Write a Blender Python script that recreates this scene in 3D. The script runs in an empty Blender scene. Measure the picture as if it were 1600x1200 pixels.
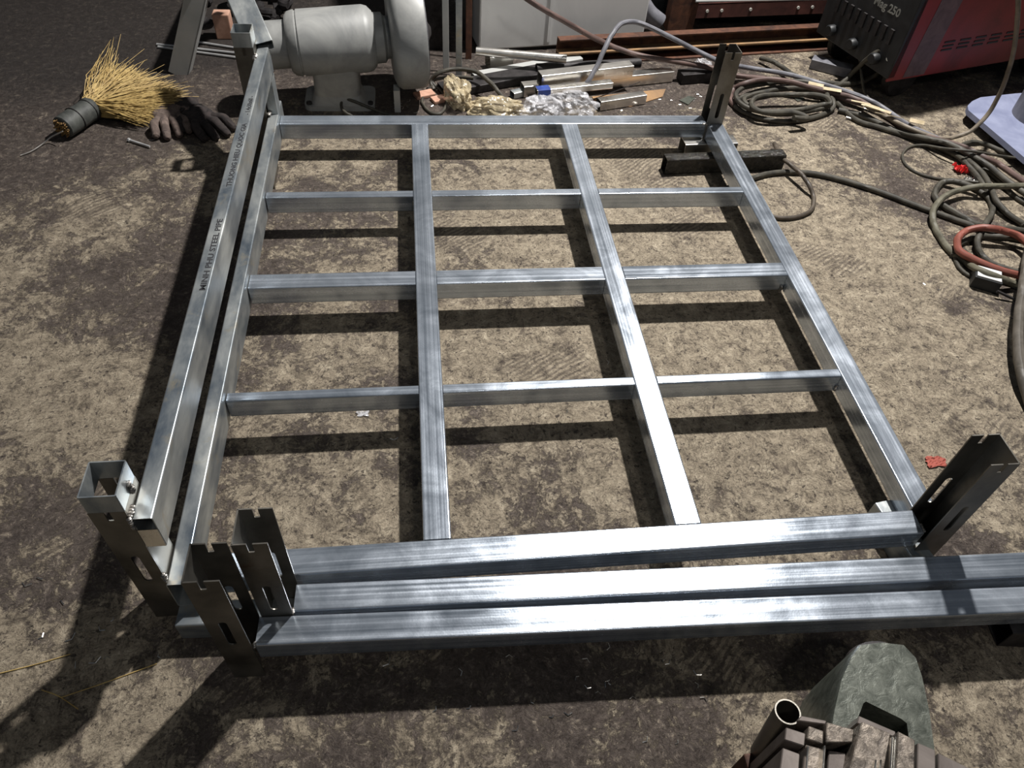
import bpy, bmesh, math, random
from mathutils import Vector as V, Matrix as M, noise
random.seed(7)
S = bpy.context.scene
COL = S.collection
# ---------------------------------------------------------------- camera
CP = V((0.3903, -0.6867, 1.2861)); F = 1176.17
RR = M(((0.99309509, -0.10313025, 0.0559132), (-0.03972732, -0.74410917, -0.66687576), (0.11038059, 0.66004976, -0.74306826)))
cam = bpy.data.cameras.new('camera'); camo = bpy.data.objects.new('camera', cam); COL.objects.link(camo)
cam.sensor_width = 36; cam.lens = 36 * F / 1600; cam.clip_start = 0.02; cam.clip_end = 60
camo.matrix_world = M.Translation(CP) @ M((RR[0], -RR[1], -RR[2])).transposed().to_4x4()
S.camera = camo
# ---------------------------------------------------------------- world, lamps, exposure
S.view_settings.view_transform = 'Standard'; S.view_settings.look = 'None'
S.view_settings.gamma = 1; S.view_settings.use_curve_mapping = False
S.view_settings.exposure = 0.0
w = bpy.data.worlds.new('world'); S.world = w; w.use_nodes = True
w.node_tree.nodes['Background'].inputs[0].default_value = (0.75, 0.85, 1.0, 1)
w.node_tree.nodes['Background'].inputs[1].default_value = 0.06
def lamp(name, loc, aim, size, power, col):
    l = bpy.data.lights.new(name, 'AREA'); l.shape = 'DISK'; l.size = size; l.energy = power; l.color = col
    o = bpy.data.objects.new(name, l); COL.objects.link(o); o.location = loc
    o.rotation_euler = (V(aim) - V(loc)).to_track_quat('-Z', 'Y').to_euler(); return o
lamp('work_lamp', (1.80, 2.02, 3.31), (0.9, 0.9, 0), 0.12, 245, (1.0, 0.97, 0.94))
lamp('far_lamp', (1.0, -1.7, 3.1), (0.6, 0.3, 0), 0.3, 13, (1.0, 0.97, 0.93))

# ---------------------------------------------------------------- measuring helpers
def ray(u, v): return RR.transposed() @ V(((u - 800) / F, (v - 600) / F, 1))
def fl(u, v, z=0.0):                       # point at height z that is seen at (u, v)
    r = ray(u, v); return CP + r * ((z - CP.z) / r.z)
def fy(u, v, y):                           # point on the plane Y = y
    r = ray(u, v); return CP + r * ((y - CP.y) / r.y)

# ---------------------------------------------------------------- object helpers
WM = {}
def link(name, data, parent=None, mw=None):
    o = bpy.data.objects.new(name, data); COL.objects.link(o)
    mw = mw or M.Identity(4)
    if parent is not None:
        o.parent = parent; o.matrix_parent_inverse = WM[parent].inverted()
    o.matrix_basis = mw; WM[o] = mw
    return o
def tag(o, label=None, cat=None, group=None, kind=None):
    if label: o['label'] = label
    if cat: o['category'] = cat
    if group: o['group'] = group
    if kind: o['kind'] = kind
    return o
def thing(name, loc, label, cat, group=None, rz=0):
    o = link(name, None, None, M.Translation(V(loc)) @ M.Rotation(rz, 4, 'Z')); o.empty_display_size = 0.05
    return tag(o, label, cat, group)
def obj(name, bm, mat, parent=None, mw=None, smooth=False):
    me = bpy.data.meshes.new(name); bmesh.ops.recalc_face_normals(bm, faces=bm.faces[:]); bm.to_mesh(me); bm.free()
    if smooth:
        for p in me.polygons: p.use_smooth = True
        try: me.set_sharp_from_angle(angle=math.radians(40))
        except Exception: pass
    if mat: me.materials.append(mat)
    return link(name, me, parent, mw)
def centre(bm):
    """move a world-space bmesh to its own base point, return that matrix"""
    xs = [v.co for v in bm.verts]
    c = V(((min(p.x for p in xs) + max(p.x for p in xs)) / 2, (min(p.y for p in xs) + max(p.y for p in xs)) / 2, min(p.z for p in xs)))
    bmesh.ops.translate(bm, verts=bm.verts[:], vec=-c)
    return M.Translation(c)
def wobj(name, bm, mat, parent=None, smooth=False):
    mw = centre(bm); return obj(name, bm, mat, parent, mw, smooth)
def box(bm, lo, hi, mw=None, bev=0):
    r = bmesh.ops.create_cube(bm, size=1)
    lo, hi = V(lo), V(hi)
    for v in r['verts']:
        v.co = V(((lo.x + hi.x) / 2 + v.co.x * (hi.x - lo.x), (lo.y + hi.y) / 2 + v.co.y * (hi.y - lo.y), (lo.z + hi.z) / 2 + v.co.z * (hi.z - lo.z)))
    vs = r['verts']
    if bev:
        es = list({e for v in vs for e in v.link_edges})
        rr = bmesh.ops.bevel(bm, geom=es, offset=bev, segments=2, affect='EDGES', profile=0.5)
        vs = rr['verts']
        vs = list({v for f in rr['faces'] for v in f.verts} | set(vs))
    if mw is not None: bmesh.ops.transform(bm, matrix=mw, verts=vs)
    return vs
def sweep(bm, pts, rad, n=8, cap=True, flat=1.0):
    """round bar through pts; rad number or list"""
    pts = [V(p) for p in pts]; rings = []; up = None
    for i, p in enumerate(pts):
        t = (pts[min(i + 1, len(pts) - 1)] - pts[max(i - 1, 0)]).normalized()
        if up is None:
            up = t.orthogonal().normalized()
            if abs(t.z) < 0.9: up = (V((0, 0, 1)) - t * t.z).normalized()
        else:
            up = (up - t * up.dot(t)); up = up.normalized() if up.length > 1e-6 else t.orthogonal().normalized()
        s = t.cross(up); r = rad[i] if isinstance(rad, (list, tuple)) else rad
        rings.append([bm.verts.new(p + (s * math.cos(2 * math.pi * k / n) + up * flat * math.sin(2 * math.pi * k / n)) * r) for k in range(n)])
    for a, b in zip(rings, rings[1:]):
        for k in range(n): bm.faces.new((a[k], a[(k + 1) % n], b[(k + 1) % n], b[k]))
    if cap: bm.faces.new(rings[0][::-1]); bm.faces.new(rings[-1])
    return rings
def smoothpath(pts, sub=6):
    P = [V(p) for p in pts]; P = [2 * P[0] - P[1]] + P + [2 * P[-1] - P[-2]]; out = []
    for i in range(1, len(P) - 2):
        a, b, c, d = P[i - 1:i + 3]
        for k in range(sub):
            t = k / sub
            out.append(0.5 * ((2 * b) + (c - a) * t + (2 * a - 5 * b + 4 * c - d) * t * t + (3 * b - a - 3 * c + d) * t ** 3))
    out.append(P[-2]); return out
def axis_matrix(p0, p1, up=(0, 0, 1)):
    x = (V(p1) - V(p0)).normalized(); z = V(up); z = (z - x * z.dot(x)).normalized(); y = z.cross(x)
    m = M((x, y, z)).transposed().to_4x4(); m.translation = (V(p0) + V(p1)) / 2; return m
def rrect(w, h, r, seg=3):
    out = []
    for cx, cy, a0 in ((w / 2 - r, h / 2 - r, 0), (-w / 2 + r, h / 2 - r, 90), (-w / 2 + r, -h / 2 + r, 180), (w / 2 - r, -h / 2 + r, 270)):
        for k in range(seg + 1):
            a = math.radians(a0 + 90 * k / seg); out.append((cx + r * math.cos(a), cy + r * math.sin(a)))
    return out
def hollow(L, outer, inner):
    bm = bmesh.new(); n = len(outer)
    R = [[bm.verts.new((x, a, b)) for a, b in prof] for x in (-L / 2, L / 2) for prof in (outer, inner)]
    o0, i0, o1, i1 = R
    for k in range(n):
        j = (k + 1) % n
        bm.faces.new((o0[k], o0[j], o1[j], o1[k])); bm.faces.new((i0[j], i0[k], i1[k], i1[j]))
        bm.faces.new((o0[j], o0[k], i0[k], i0[j])); bm.faces.new((o1[k], o1[j], i1[j], i1[k]))
    return bm
def tube(name, p0, p1, wdt, hgt, mat, parent=None, up=(0, 0, 1), wall=0.0016, r=0.0035):
    """square or rectangular hollow section, open ends, local X along it"""
    bm = hollow((V(p1) - V(p0)).length, rrect(wdt, hgt, r), rrect(wdt - 2 * wall, hgt - 2 * wall, max(r - wall, 0.0008)))
    o = obj(name, bm, mat, parent, axis_matrix(p0, p1, up), True); o.modifiers.new('face_normals', 'WEIGHTED_NORMAL').keep_sharp = True; return o
def pipe(name, p0, p1, r, mat, parent=None, wall=0.002, n=24):
    c = [(r * math.cos(2 * math.pi * k / n), r * math.sin(2 * math.pi * k / n)) for k in range(n)]
    bm = hollow((V(p1) - V(p0)).length, c, [(a * (1 - wall / r), b * (1 - wall / r)) for a, b in c])
    up = (0, 0, 1) if abs((V(p1) - V(p0)).normalized().z) < 0.9 else (0, 1, 0)
    return obj(name, bm, mat, parent, axis_matrix(p0, p1, up), True)
def plate(bm, outer, holes, t, mw):
    """flat plate from a 2D outline with holes, thickness t (local x,y ; thickness along z)"""
    es = []; start = len(bm.verts); vs = []
    for loop in [outer] + holes:
        lv = [bm.verts.new((a, b, 0)) for a, b in loop]; vs += lv
        es += [bm.edges.new((lv[i], lv[(i + 1) % len(lv)])) for i in range(len(lv))]
    r = bmesh.ops.triangle_fill(bm, use_beauty=True, use_dissolve=False, edges=es)
    fs = [g for g in r['geom'] if isinstance(g, bmesh.types.BMFace)]
    e = bmesh.ops.extrude_face_region(bm, geom=fs)
    nv = [g for g in e['geom'] if isinstance(g, bmesh.types.BMVert)]
    bmesh.ops.translate(bm, verts=nv, vec=(0, 0, t))
    bmesh.ops.transform(bm, matrix=mw, verts=vs + nv)
def lathe(bm, prof, mw, n=40):
    """prof list of (x along axis, radius); axis = local X"""
    rings = [[bm.verts.new(mw @ V((x, r * math.cos(2 * math.pi * k / n), r * math.sin(2 * math.pi * k / n)))) for k in range(n)] for x, r in prof]
    for a, b in zip(rings, rings[1:]):
        for k in range(n): bm.faces.new((a[k], a[(k + 1) % n], b[(k + 1) % n], b[k]))
    bm.faces.new(rings[0][::-1]); bm.faces.new(rings[-1])

# ---------------------------------------------------------------- materials
class NT:
    def __init__(s, name):
        s.m = bpy.data.materials.new(name); s.m.use_nodes = True; s.t = s.m.node_tree; s.b = s.t.nodes['Principled BSDF']
    def n(s, kind, **kw):
        x = s.t.nodes.new(kind)
        for k, v in kw.items():
            if k.startswith('i_'):
                x.inputs[k[2:].replace('_', ' ')].default_value = v
            else: setattr(x, k, v)
        return x
    def l(s, a, b): s.t.links.new(a, b)
    def coords(s, scale=(1, 1, 1), obj_=True, rand=True):
        tc = s.n('ShaderNodeTexCoord'); mp = s.n('ShaderNodeMapping'); mp.inputs['Scale'].default_value = scale
        src = tc.outputs['Object']
        if not obj_: src = s.n('ShaderNodeNewGeometry').outputs['Position']
        if rand:
            oi = s.n('ShaderNodeObjectInfo'); vm = s.n('ShaderNodeVectorMath', operation='MULTIPLY_ADD')
            cb = s.n('ShaderNodeCombineXYZ')
            for k in range(3): s.l(oi.outputs['Random'], cb.inputs[k])
            s.l(cb.outputs[0], vm.inputs[0]); vm.inputs[1].default_value = (7.3, 3.1, 5.7); s.l(src, vm.inputs[2]); src = vm.outputs[0]
        s.l(src, mp.inputs['Vector']); return mp.outputs[0]
    def noise(s, vec, scale, detail=4, rough=0.55, dist=0.0):
        x = s.n('ShaderNodeTexNoise'); x.inputs['Scale'].default_value = scale; x.inputs['Detail'].default_value = detail
        x.inputs['Roughness'].default_value = rough; x.inputs['Distortion'].default_value = dist; s.l(vec, x.inputs['Vector']); return x.outputs['Fac']
    def ramp(s, fac, stops, interp='LINEAR'):
        r = s.n('ShaderNodeValToRGB'); r.color_ramp.interpolation = interp; els = r.color_ramp.elements
        while len(els) < len(stops): els.new(0.5)
        for e, (p, c) in zip(els, stops):
            e.position = p; e.color = tuple(c) + (1,) if len(c) == 3 else c
        s.l(fac, r.inputs[0]); return r.outputs[0]
    def math(s, op, a, b=None, c=None, clamp=False):
        x = s.n('ShaderNodeMath', operation=op); x.use_clamp = clamp
        for i, q in enumerate((a, b, c)):
            if q is None: continue
            if isinstance(q, (int, float)): x.inputs[i].default_value = q
            else: s.l(q, x.inputs[i])
        return x.outputs[0]
    def mix(s, fac, a, b, mode='MIX'):
        x = s.n('ShaderNodeMix', data_type='RGBA', blend_type=mode)
        for i, q in ((0, fac), (6, a), (7, b)):
            if isinstance(q, (int, float)): x.inputs[i].default_value = q
            elif isinstance(q, tuple): x.inputs[i].default_value = q + (1,) if len(q) == 3 else q
            else: s.l(q, x.inputs[i])
        return x.outputs[2]
    def bump(s, h, strength=0.3, dist=0.002):
        b = s.n('ShaderNodeBump'); b.inputs['Strength'].default_value = strength; b.inputs['Distance'].default_value = dist
        s.l(h, b.inputs['Height']); s.l(b.outputs[0], s.b.inputs['Normal'])
def g3(v): return (v, v, v)
def steel(name, lo, hi, r0, r1, metal=1.0, streak=(1.5, 40, 40), bump=0.15, patch=None, patch_amt=0.5):
    t = NT(name); v = t.coords(streak); a = t.noise(v, 1.0, 5, 0.6)
    v2 = t.coords((1, 1, 1)); b = t.noise(v2, 9, 5, 0.6, 0.8)
    col = t.ramp(t.math('ADD', t.math('MULTIPLY', a, 0.6), t.math('MULTIPLY', b, 0.4)), [(0.32, lo), (0.66, hi)])
    if patch:
        c = t.noise(v2, 14, 6, 0.65, 0.5); col = t.mix(t.ramp(c, [(patch_amt, (0, 0, 0)), (patch_amt + 0.14, (1, 1, 1))]), col, patch)
    t.l(col, t.b.inputs['Base Color'])
    t.l(t.ramp(t.math('ADD', t.math('MULTIPLY', a, 0.5), t.math('MULTIPLY', b, 0.5)), [(0.3, g3(r0)), (0.7, g3(r1))]), t.b.inputs['Roughness'])
    t.b.inputs['Metallic'].default_value = metal
    t.bump(t.math('ADD', a, t.noise(v2, 260, 2)), bump, 0.0006); return t.m
def plain(name, lo, hi, rough=0.6, metal=0.0, scale=20, bump=0.3, dist=0.002, spec=0.5):
    t = NT(name); v = t.coords(); a = t.noise(v, scale, 6, 0.65, 0.6)
    t.l(t.ramp(a, [(0.33, lo), (0.67, hi)]), t.b.inputs['Base Color']); t.b.inputs['Roughness'].default_value = rough
    t.b.inputs['Metallic'].default_value = metal; t.b.inputs['Specular IOR Level'].default_value = spec
    t.bump(a, bump, dist); return t.m
GALV = steel('galvanized_steel', (0.24, 0.285, 0.34), (0.66, 0.72, 0.80), 0.12, 0.36, 0.76, (1.0, 140, 140), 0.12)
GALV_DULL = steel('dusty_galvanized_steel', (0.11, 0.15, 0.20), (0.56, 0.58, 0.56), 0.24, 0.50, 0.68, (7, 22, 22), 0.15, (0.44, 0.40, 0.31), 0.58)
RAW = steel('raw_black_steel', (0.085, 0.08, 0.07), (0.25, 0.235, 0.205), 0.30, 0.52, 0.85, (12, 12, 12), 0.2, (0.12, 0.085, 0.06), 0.64)
RUST = plain('rusty_steel', (0.035, 0.015, 0.010), (0.13, 0.052, 0.026), 0.7, 0.1, 22, 0.5)
RUSTP = plain('orange_rust_plate', (0.16, 0.10, 0.06), (0.34, 0.20, 0.09), 0.8, 0.0, 12, 0.3)
PRIMER = plain('red_brown_primer', (0.045, 0.018, 0.016), (0.12, 0.045, 0.036), 0.5, 0.0, 12, 0.2)
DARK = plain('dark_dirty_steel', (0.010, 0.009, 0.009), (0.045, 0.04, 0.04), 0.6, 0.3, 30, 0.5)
TAR = plain('black_tarred_steel', (0.003, 0.003, 0.003), (0.035, 0.031, 0.024), 0.14, 0.0, 70, 1.0, 0.006)
CASTING = plain('grey_cast_paint', (0.22, 0.225, 0.22), (0.40, 0.40, 0.38), 0.5, 0.1, 7, 0.12)
CABP = plain('pale_cabinet_enamel', (0.60, 0.60, 0.59), (0.74, 0.74, 0.72), 0.45, 0.0, 3, 0.03)
GREYP = plain('grey_enamel', (0.34, 0.35, 0.34), (0.46, 0.46, 0.44), 0.45, 0.0, 5, 0.05)
GREEN = plain('worn_green_casting', (0.05, 0.057, 0.046), (0.145, 0.155, 0.13), 0.38, 0.4, 55, 0.45)
BLUEP = plain('blue_grey_plate', (0.17, 0.19, 0.29), (0.26, 0.285, 0.40), 0.5, 0.0, 9, 0.1)
RUBBER = plain('dusty_black_rubber', (0.026, 0.024, 0.019), (0.082, 0.074, 0.056), 0.6, 0.0, 25, 0.2)
HOSEG = plain('grey_rubber', (0.10, 0.10, 0.115), (0.20, 0.20, 0.22), 0.5, 0.0, 14, 0.1)
HOSEB = plain('brown_rubber', (0.07, 0.045, 0.04), (0.15, 0.095, 0.08), 0.55, 0.0, 14, 0.1)
HOSER = plain('red_rubber', (0.15, 0.045, 0.03), (0.27, 0.085, 0.06), 0.5, 0.0, 14, 0.1)
REDP = plain('red_machine_paint', (0.13, 0.010, 0.012), (0.30, 0.022, 0.025), 0.4, 0.0, 4, 0.05)
BLACKP = plain('black_machine_plastic', (0.006, 0.007, 0.008), (0.020, 0.022, 0.024), 0.5, 0.0, 15, 0.1)
STRAW = plain('straw', (0.25, 0.155, 0.045), (0.62, 0.45, 0.17), 0.6, 0.0, 30, 0.1)
CLOTH = plain('dirty_cotton', (0.07, 0.052, 0.045), (0.20, 0.15, 0.125), 0.95, 0.0, 40, 0.6, 0.003)
STONE = plain('pink_brick_chip', (0.40, 0.22, 0.15), (0.60, 0.36, 0.26), 0.9, 0.0, 20, 0.3)
BLUE = plain('blue_tape', (0.01, 0.03, 0.16), (0.02, 0.06, 0.30), 0.5)
REDW = plain('red_foil', (0.5, 0.02, 0.02), (0.8, 0.05, 0.05), 0.3, 0.2, 60)
WHITEP = plain('white_marking', (0.5, 0.5, 0.45), (0.62, 0.62, 0.56), 0.6)
INK = plain('black_ink', (0.012, 0.012, 0.014), (0.03, 0.03, 0.035), 0.6)
YELLOWP = plain('yellow_sticker', (0.5, 0.33, 0.02), (0.6, 0.42, 0.05), 0.5)
BRIGHT = steel('bright_steel', (0.6, 0.58, 0.54), (0.95, 0.92, 0.86), 0.2, 0.4)
PALE = plain('pale_steel', (0.5, 0.5, 0.5), (0.8, 0.8, 0.78), 0.3, 0.5)
GRIND = plain('grinding_wheel', (0.10, 0.10, 0.11), (0.2, 0.2, 0.21), 0.9, 0.0, 200, 0.6)
def film(name, col, alpha):
    t = NT(name); v = t.coords(); a = t.noise(v, 18, 3, 0.5, 1.5)
    t.b.inputs['Base Color'].default_value = col + (1,); t.b.inputs['Roughness'].default_value = 0.22
    t.b.inputs['Specular IOR Level'].default_value = 0.9
    t.l(t.ramp(a, [(0.35, g3(alpha * 0.5)), (0.65, g3(min(1, alpha * 1.5)))]), t.b.inputs['Alpha']); t.bump(a, 0.6, 0.008); return t.m
FILMY = film('yellowed_plastic_film', (0.62, 0.52, 0.34), 0.62)
FILMC = film('clear_plastic_film', (0.75, 0.75, 0.78), 0.38)

def floor_material():
    t = NT('stained_concrete'); P = t.coords((1, 1, 1), obj_=False, rand=False)
    # warped coordinates so every stain is scuffed
    nz = t.n('ShaderNodeTexNoise'); nz.inputs['Scale'].default_value = 5; nz.inputs['Detail'].default_value = 3; t.l(P, nz.inputs['Vector'])
    wp = t.n('ShaderNodeVectorMath', operation='MULTIPLY_ADD'); t.l(nz.outputs['Color'], wp.inputs[0]); wp.inputs[1].default_value = (0.06, 0.06, 0); t.l(P, wp.inputs[2]); W = wp.outputs[0]
    big = t.noise(W, 2.4, 3, 0.5, 0.5); mid = t.noise(W, 9, 12, 0.78, 0.35); fine = t.noise(W, 46, 8, 0.80, 0.5); grit = t.noise(P, 210, 4, 0.75, 0.5)
    # ground-in dirt; the back-left spots just darken the floor further: (x, y, radius, amount)
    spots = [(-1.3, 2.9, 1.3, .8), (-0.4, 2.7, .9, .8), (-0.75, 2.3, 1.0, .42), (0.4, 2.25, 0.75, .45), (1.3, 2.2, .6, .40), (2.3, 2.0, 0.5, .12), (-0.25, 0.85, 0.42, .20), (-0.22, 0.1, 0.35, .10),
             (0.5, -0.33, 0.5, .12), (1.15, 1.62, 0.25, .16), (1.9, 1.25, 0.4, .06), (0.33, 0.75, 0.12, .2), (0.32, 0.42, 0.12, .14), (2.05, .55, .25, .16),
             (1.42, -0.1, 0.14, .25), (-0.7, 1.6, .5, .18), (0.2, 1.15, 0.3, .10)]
    light = [(1.35, 0.65, 0.65, .20), (0.75, 1.2, 0.45, .17), (1.05, 0.4, 0.5, .07), (1.35, -0.35, 0.3, .10), (-0.45, 1.05, .2, .12), (-0.35, 0.5, .3, .10), (-0.3, -0.1, .3, .10), (0.68, .62, .3, .10), (0.1, -0.3, 0.12, .10)]
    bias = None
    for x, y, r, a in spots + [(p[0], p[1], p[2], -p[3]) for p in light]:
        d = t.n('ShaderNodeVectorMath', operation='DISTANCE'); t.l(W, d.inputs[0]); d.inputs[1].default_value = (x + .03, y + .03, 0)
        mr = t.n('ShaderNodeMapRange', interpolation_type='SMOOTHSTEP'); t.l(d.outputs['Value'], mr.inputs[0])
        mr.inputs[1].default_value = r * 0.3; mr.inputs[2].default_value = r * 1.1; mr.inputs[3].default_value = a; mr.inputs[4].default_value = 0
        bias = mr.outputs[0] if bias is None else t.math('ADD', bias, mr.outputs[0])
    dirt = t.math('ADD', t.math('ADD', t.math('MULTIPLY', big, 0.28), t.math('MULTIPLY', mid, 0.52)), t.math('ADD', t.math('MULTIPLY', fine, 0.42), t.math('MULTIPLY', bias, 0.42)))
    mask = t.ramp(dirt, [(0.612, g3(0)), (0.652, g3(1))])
    cream = t.ramp(t.noise(W, 26, 9, 0.8, 0.5), [(0.36, (0.115, 0.093, 0.070)), (0.47, (0.30, 0.25, 0.182)), (0.56, (0.38, 0.32, 0.235)), (0.68, (0.58, 0.50, 0.375))])
    dark = t.ramp(fine, [(0.3, (0.036, 0.027, 0.023)), (0.47, (0.075, 0.059, 0.050)), (0.57, (0.13, 0.105, 0.088)), (0.66, (0.36, 0.30, 0.225))])
    col = t.mix(mask, cream, dark)
    # hair-thin scrapes and cracks
    vein = t.math('ABSOLUTE', t.math('SUBTRACT', t.noise(W, 11, 6, 0.72, 2.2), 0.5)); vm = t.ramp(vein, [(0.0, g3(1)), (0.012, g3(0))])
    reg = t.ramp(t.noise(P, 4, 3), [(0.47, g3(0)), (0.58, g3(1))])
    col = t.mix(t.math('MULTIPLY', t.math('MULTIPLY', vm, reg), 0.7), col, (0.05, 0.038, 0.03))
    vein2 = t.math('ABSOLUTE', t.math('SUBTRACT', t.noise(W, 28, 5, 0.7, 2.5), 0.5)); v2 = t.ramp(vein2, [(0.0, g3(1)), (0.014, g3(0))])
    col = t.mix(t.math('MULTIPLY', v2, 0.45), col, (0.10, 0.078, 0.06))
    # black specks
    sp = t.ramp(t.math('MAXIMUM', t.noise(P, 75, 3, 0.6, 0.3), t.math('ADD', t.noise(P, 33, 6, 0.8, 0.2), 0.02)), [(0.62, g3(0)), (0.66, g3(1))]); col = t.mix(t.math('MULTIPLY', sp, 0.8), col, (0.045, 0.035, 0.03))
    # dragged scuffs: short dashes in two directions
    for ang, sc, th in ((0.5, (130, 34, 1), .66), (-0.75, (32, 120, 1), .665), (1.2, (60, 18, 1), .68)):
        rm = t.n('ShaderNodeMapping'); rm.inputs['Rotation'].default_value = (0, 0, ang); rm.inputs['Scale'].default_value = sc; t.l(W, rm.inputs['Vector'])
        ds = t.ramp(t.noise(rm.outputs[0], 1.0, 5, 0.65, 0.4), [(th - .06, g3(0)), (th + .02, g3(1))]); col = t.mix(t.math('MULTIPLY', ds, 0.7), col, (0.06, 0.046, 0.038))
    # boot-sole prints: short ribs inside scattered patches
    rv = t.n('ShaderNodeMapping'); rv.inputs['Rotation'].default_value = (0, 0, 0.9); t.l(W, rv.inputs['Vector'])
    wv = t.n('ShaderNodeTexWave', wave_type='BANDS', bands_direction='X'); wv.inputs['Scale'].default_value = 24; wv.inputs['Distortion'].default_value = 2.5
    wv.inputs['Detail'].default_value = 2; wv.inputs['Detail Scale'].default_value = 1.5; t.l(rv.outputs[0], wv.inputs['Vector'])
    pm = t.ramp(t.noise(P, 3.1, 2, 0.4), [(0.60, g3(0)), (0.64, g3(1))])
    tread = t.math('MULTIPLY', t.ramp(wv.outputs['Fac'], [(0.45, g3(0)), (0.62, g3(1))]), pm)
    col = t.mix(t.math('MULTIPLY', tread, 0.55), col, (0.10, 0.08, 0.066))
    bl = t.ramp(t.noise(P, 13, 10, 0.82, 0.25), [(0.555, g3(0)), (0.61, g3(1))]); col = t.mix(t.math('MULTIPLY', bl, 0.6), col, (0.085, 0.066, 0.054))
    deep_tone = t.ramp(t.math('ADD', bias, t.math('MULTIPLY', mid, 0.5)), [(0.62, g3(0)), (0.95, g3(1))])  # extra dark tone where the bias is highest, mostly along the back
    col = t.mix(t.math('MULTIPLY', deep_tone, 0.72), col, (0.022, 0.019, 0.018))
    col = t.mix(0.5, col, t.ramp(grit, [(0.25, g3(0.55)), (0.75, g3(1.4))]), 'MULTIPLY')
    t.l(col, t.b.inputs['Base Color'])
    t.l(t.ramp(mask, [(0, g3(0.85)), (1, g3(0.55))]), t.b.inputs['Roughness'])
    t.b.inputs['Specular IOR Level'].default_value = 0.35
    h = t.math('ADD', t.math('ADD', t.math('MULTIPLY', fine, 0.8), t.math('MULTIPLY', grit, 0.35)), t.math('ADD', t.math('MULTIPLY', mask, -0.35), t.math('MULTIPLY', v2, -0.3)))
    t.bump(t.math('ADD', h, t.math('MULTIPLY', mid, 1.2)), 0.8, 0.008); return t.m

# ================================================================ the setting
bm = bmesh.new()
for x0, x1, y0, y1 in ((-4, 6, -3, 5),):
    bm.faces.new([bm.verts.new(p) for p in ((x0, y0, 0), (x1, y0, 0), (x1, y1, 0), (x0, y1, 0))])
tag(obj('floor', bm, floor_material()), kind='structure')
bm = bmesh.new(); box(bm, (-4, 4.6, 0), (6, 4.7, 3.6)); tag(obj('wall_back', bm, plain('soot_dark_wall', (0.03, 0.03, 0.032), (0.06, 0.058, 0.055), 0.9)), kind='structure')

# ================================================================ slotted posts
PH = 0.335
def post_bm(x0, x1, yf, yb, web, H=PH, th=0.0022):
    """folded sheet post: two slotted, notched flanges (planes of constant y) and a web on side web (-1 left, +1 right)"""
    bm = bmesh.new(); wd = x1 - x0; c = wd / 2
    def slot(x, z0, z1, r=0.0062):
        o = []
        for k in range(7): a = math.pi * k / 6; o.append((x + r * math.cos(a), z1 - r + r * math.sin(a)))
        for k in range(7): a = math.pi + math.pi * k / 6; o.append((x + r * math.cos(a), z0 + r + r * math.sin(a)))
        return o
    n = 0.0042; d = 0.022
    outer = [(0, 0), (wd, 0), (wd, H), (c + n, H), (c + n, H - d), (c - n, H - d), (c - n, H), (0, H)]
    hs = [slot(c, H - 0.205, H - 0.125)]
    for y in (yf, yb - th):
        mw = M(((1, 0, 0, x0), (0, 0, 1, y), (0, 1, 0, 0), (0, 0, 0, 1)))
        plate(bm, outer, [list(h) for h in hs], th, mw)
    if web < 0: box(bm, (x0, yf + th * .5, 0), (x0 + th, yb - th * .5, H))
    else: box(bm, (x1 - th, yf + th * .5, 0), (x1, yb - th * .5, H))
    return bm
def bead(bm, p, r=0.004, n=5, d=(0, 0, 1)):
    """a short run of lumpy weld"""
    for k in range(n):
        q = V(p) + V(d) * (k - n / 2) * r * 1.1
        rr = bmesh.ops.create_icosphere(bm, subdivisions=1, radius=r * random.uniform(0.8, 1.25))
        for v in rr['verts']: v.co = V((v.co.x * random.uniform(.8, 1.2), v.co.y * random.uniform(.8, 1.2), v.co.z * .8)) + q
WELD = steel('weld_metal', (0.06, 0.055, 0.05), (0.5, 0.48, 0.45), 0.25, 0.5, 0.9, (90, 90, 90), 0.5)

# ================================================================ the welded bed frame
T = 0.11                                       # height of the top of the tubes
fr = thing('welded_steel_frame', (0.63, 0.70, 0), 'large welded grid frame of shiny square tube with corner posts and raised left rail', 'steel frame')
XL, XR = -0.0148, 1.292
m1 = (0.3703, 0.4200); m2 = (0.8275, 0.8785); Rr = (1.2930, 1.3430)
YN0, YN1, YF0, YF1 = -0.0515, -0.0005, 1.4184, 1.4700
cz = T - 0.0248
def yt(name, x0, x1, y0, y1, mat=GALV, top=T, h=0.0495): return tube(name, ((x0 + x1) / 2, y0, top - h / 2), ((x0 + x1) / 2, y1, top - h / 2), x1 - x0, h, mat, fr)
def xt(name, x0, x1, y0, y1, mat=GALV, top=T, h=0.0495): return tube(name, (x0, (y0 + y1) / 2, top - h / 2), (x1, (y0 + y1) / 2, top - h / 2), y1 - y0, h, mat, fr)
xt('end_tube', XL, XR - 0.003, YF0, YF1)
xt('end_tube', XL, 1.291, YN0, YN1)
yt('side_tube', Rr[0], Rr[1], YN1 + 0.0045, YF0 - 0.006)
yt('cross_tube', *m1, YN1 + .0005, YF0 - .0005); yt('cross_tube', *m2, YN1 + .0005, YF0 - .0005)
for y0, y1, hh in ((1.0455, 1.0725, 0.0495), (0.6855, 0.7360, 0.0495), (0.3425, 0.3665, 0.0495)):
    for a, b in ((XL, m1[0]), (m1[1], m2[0]), (m2[1], Rr[0])):
        xt('rung', a + .0006, b - .0006, y0, y1, GALV, T - 0.0006, hh)
tag(tube('lower_rail', (-0.0310, -0.066, 0.0925), (-0.0310, 1.520, 0.0925), 0.0295, 0.075, GALV_DULL, fr), 'dusty lower rail of the left side')
UR = tag(tube('upper_rail', (-0.0315, -0.055, 0.274), (-0.0315, 1.487, 0.274), 0.0305, 0.078, GALV_DULL, fr), 'raised left rail with printed lettering')
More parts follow.
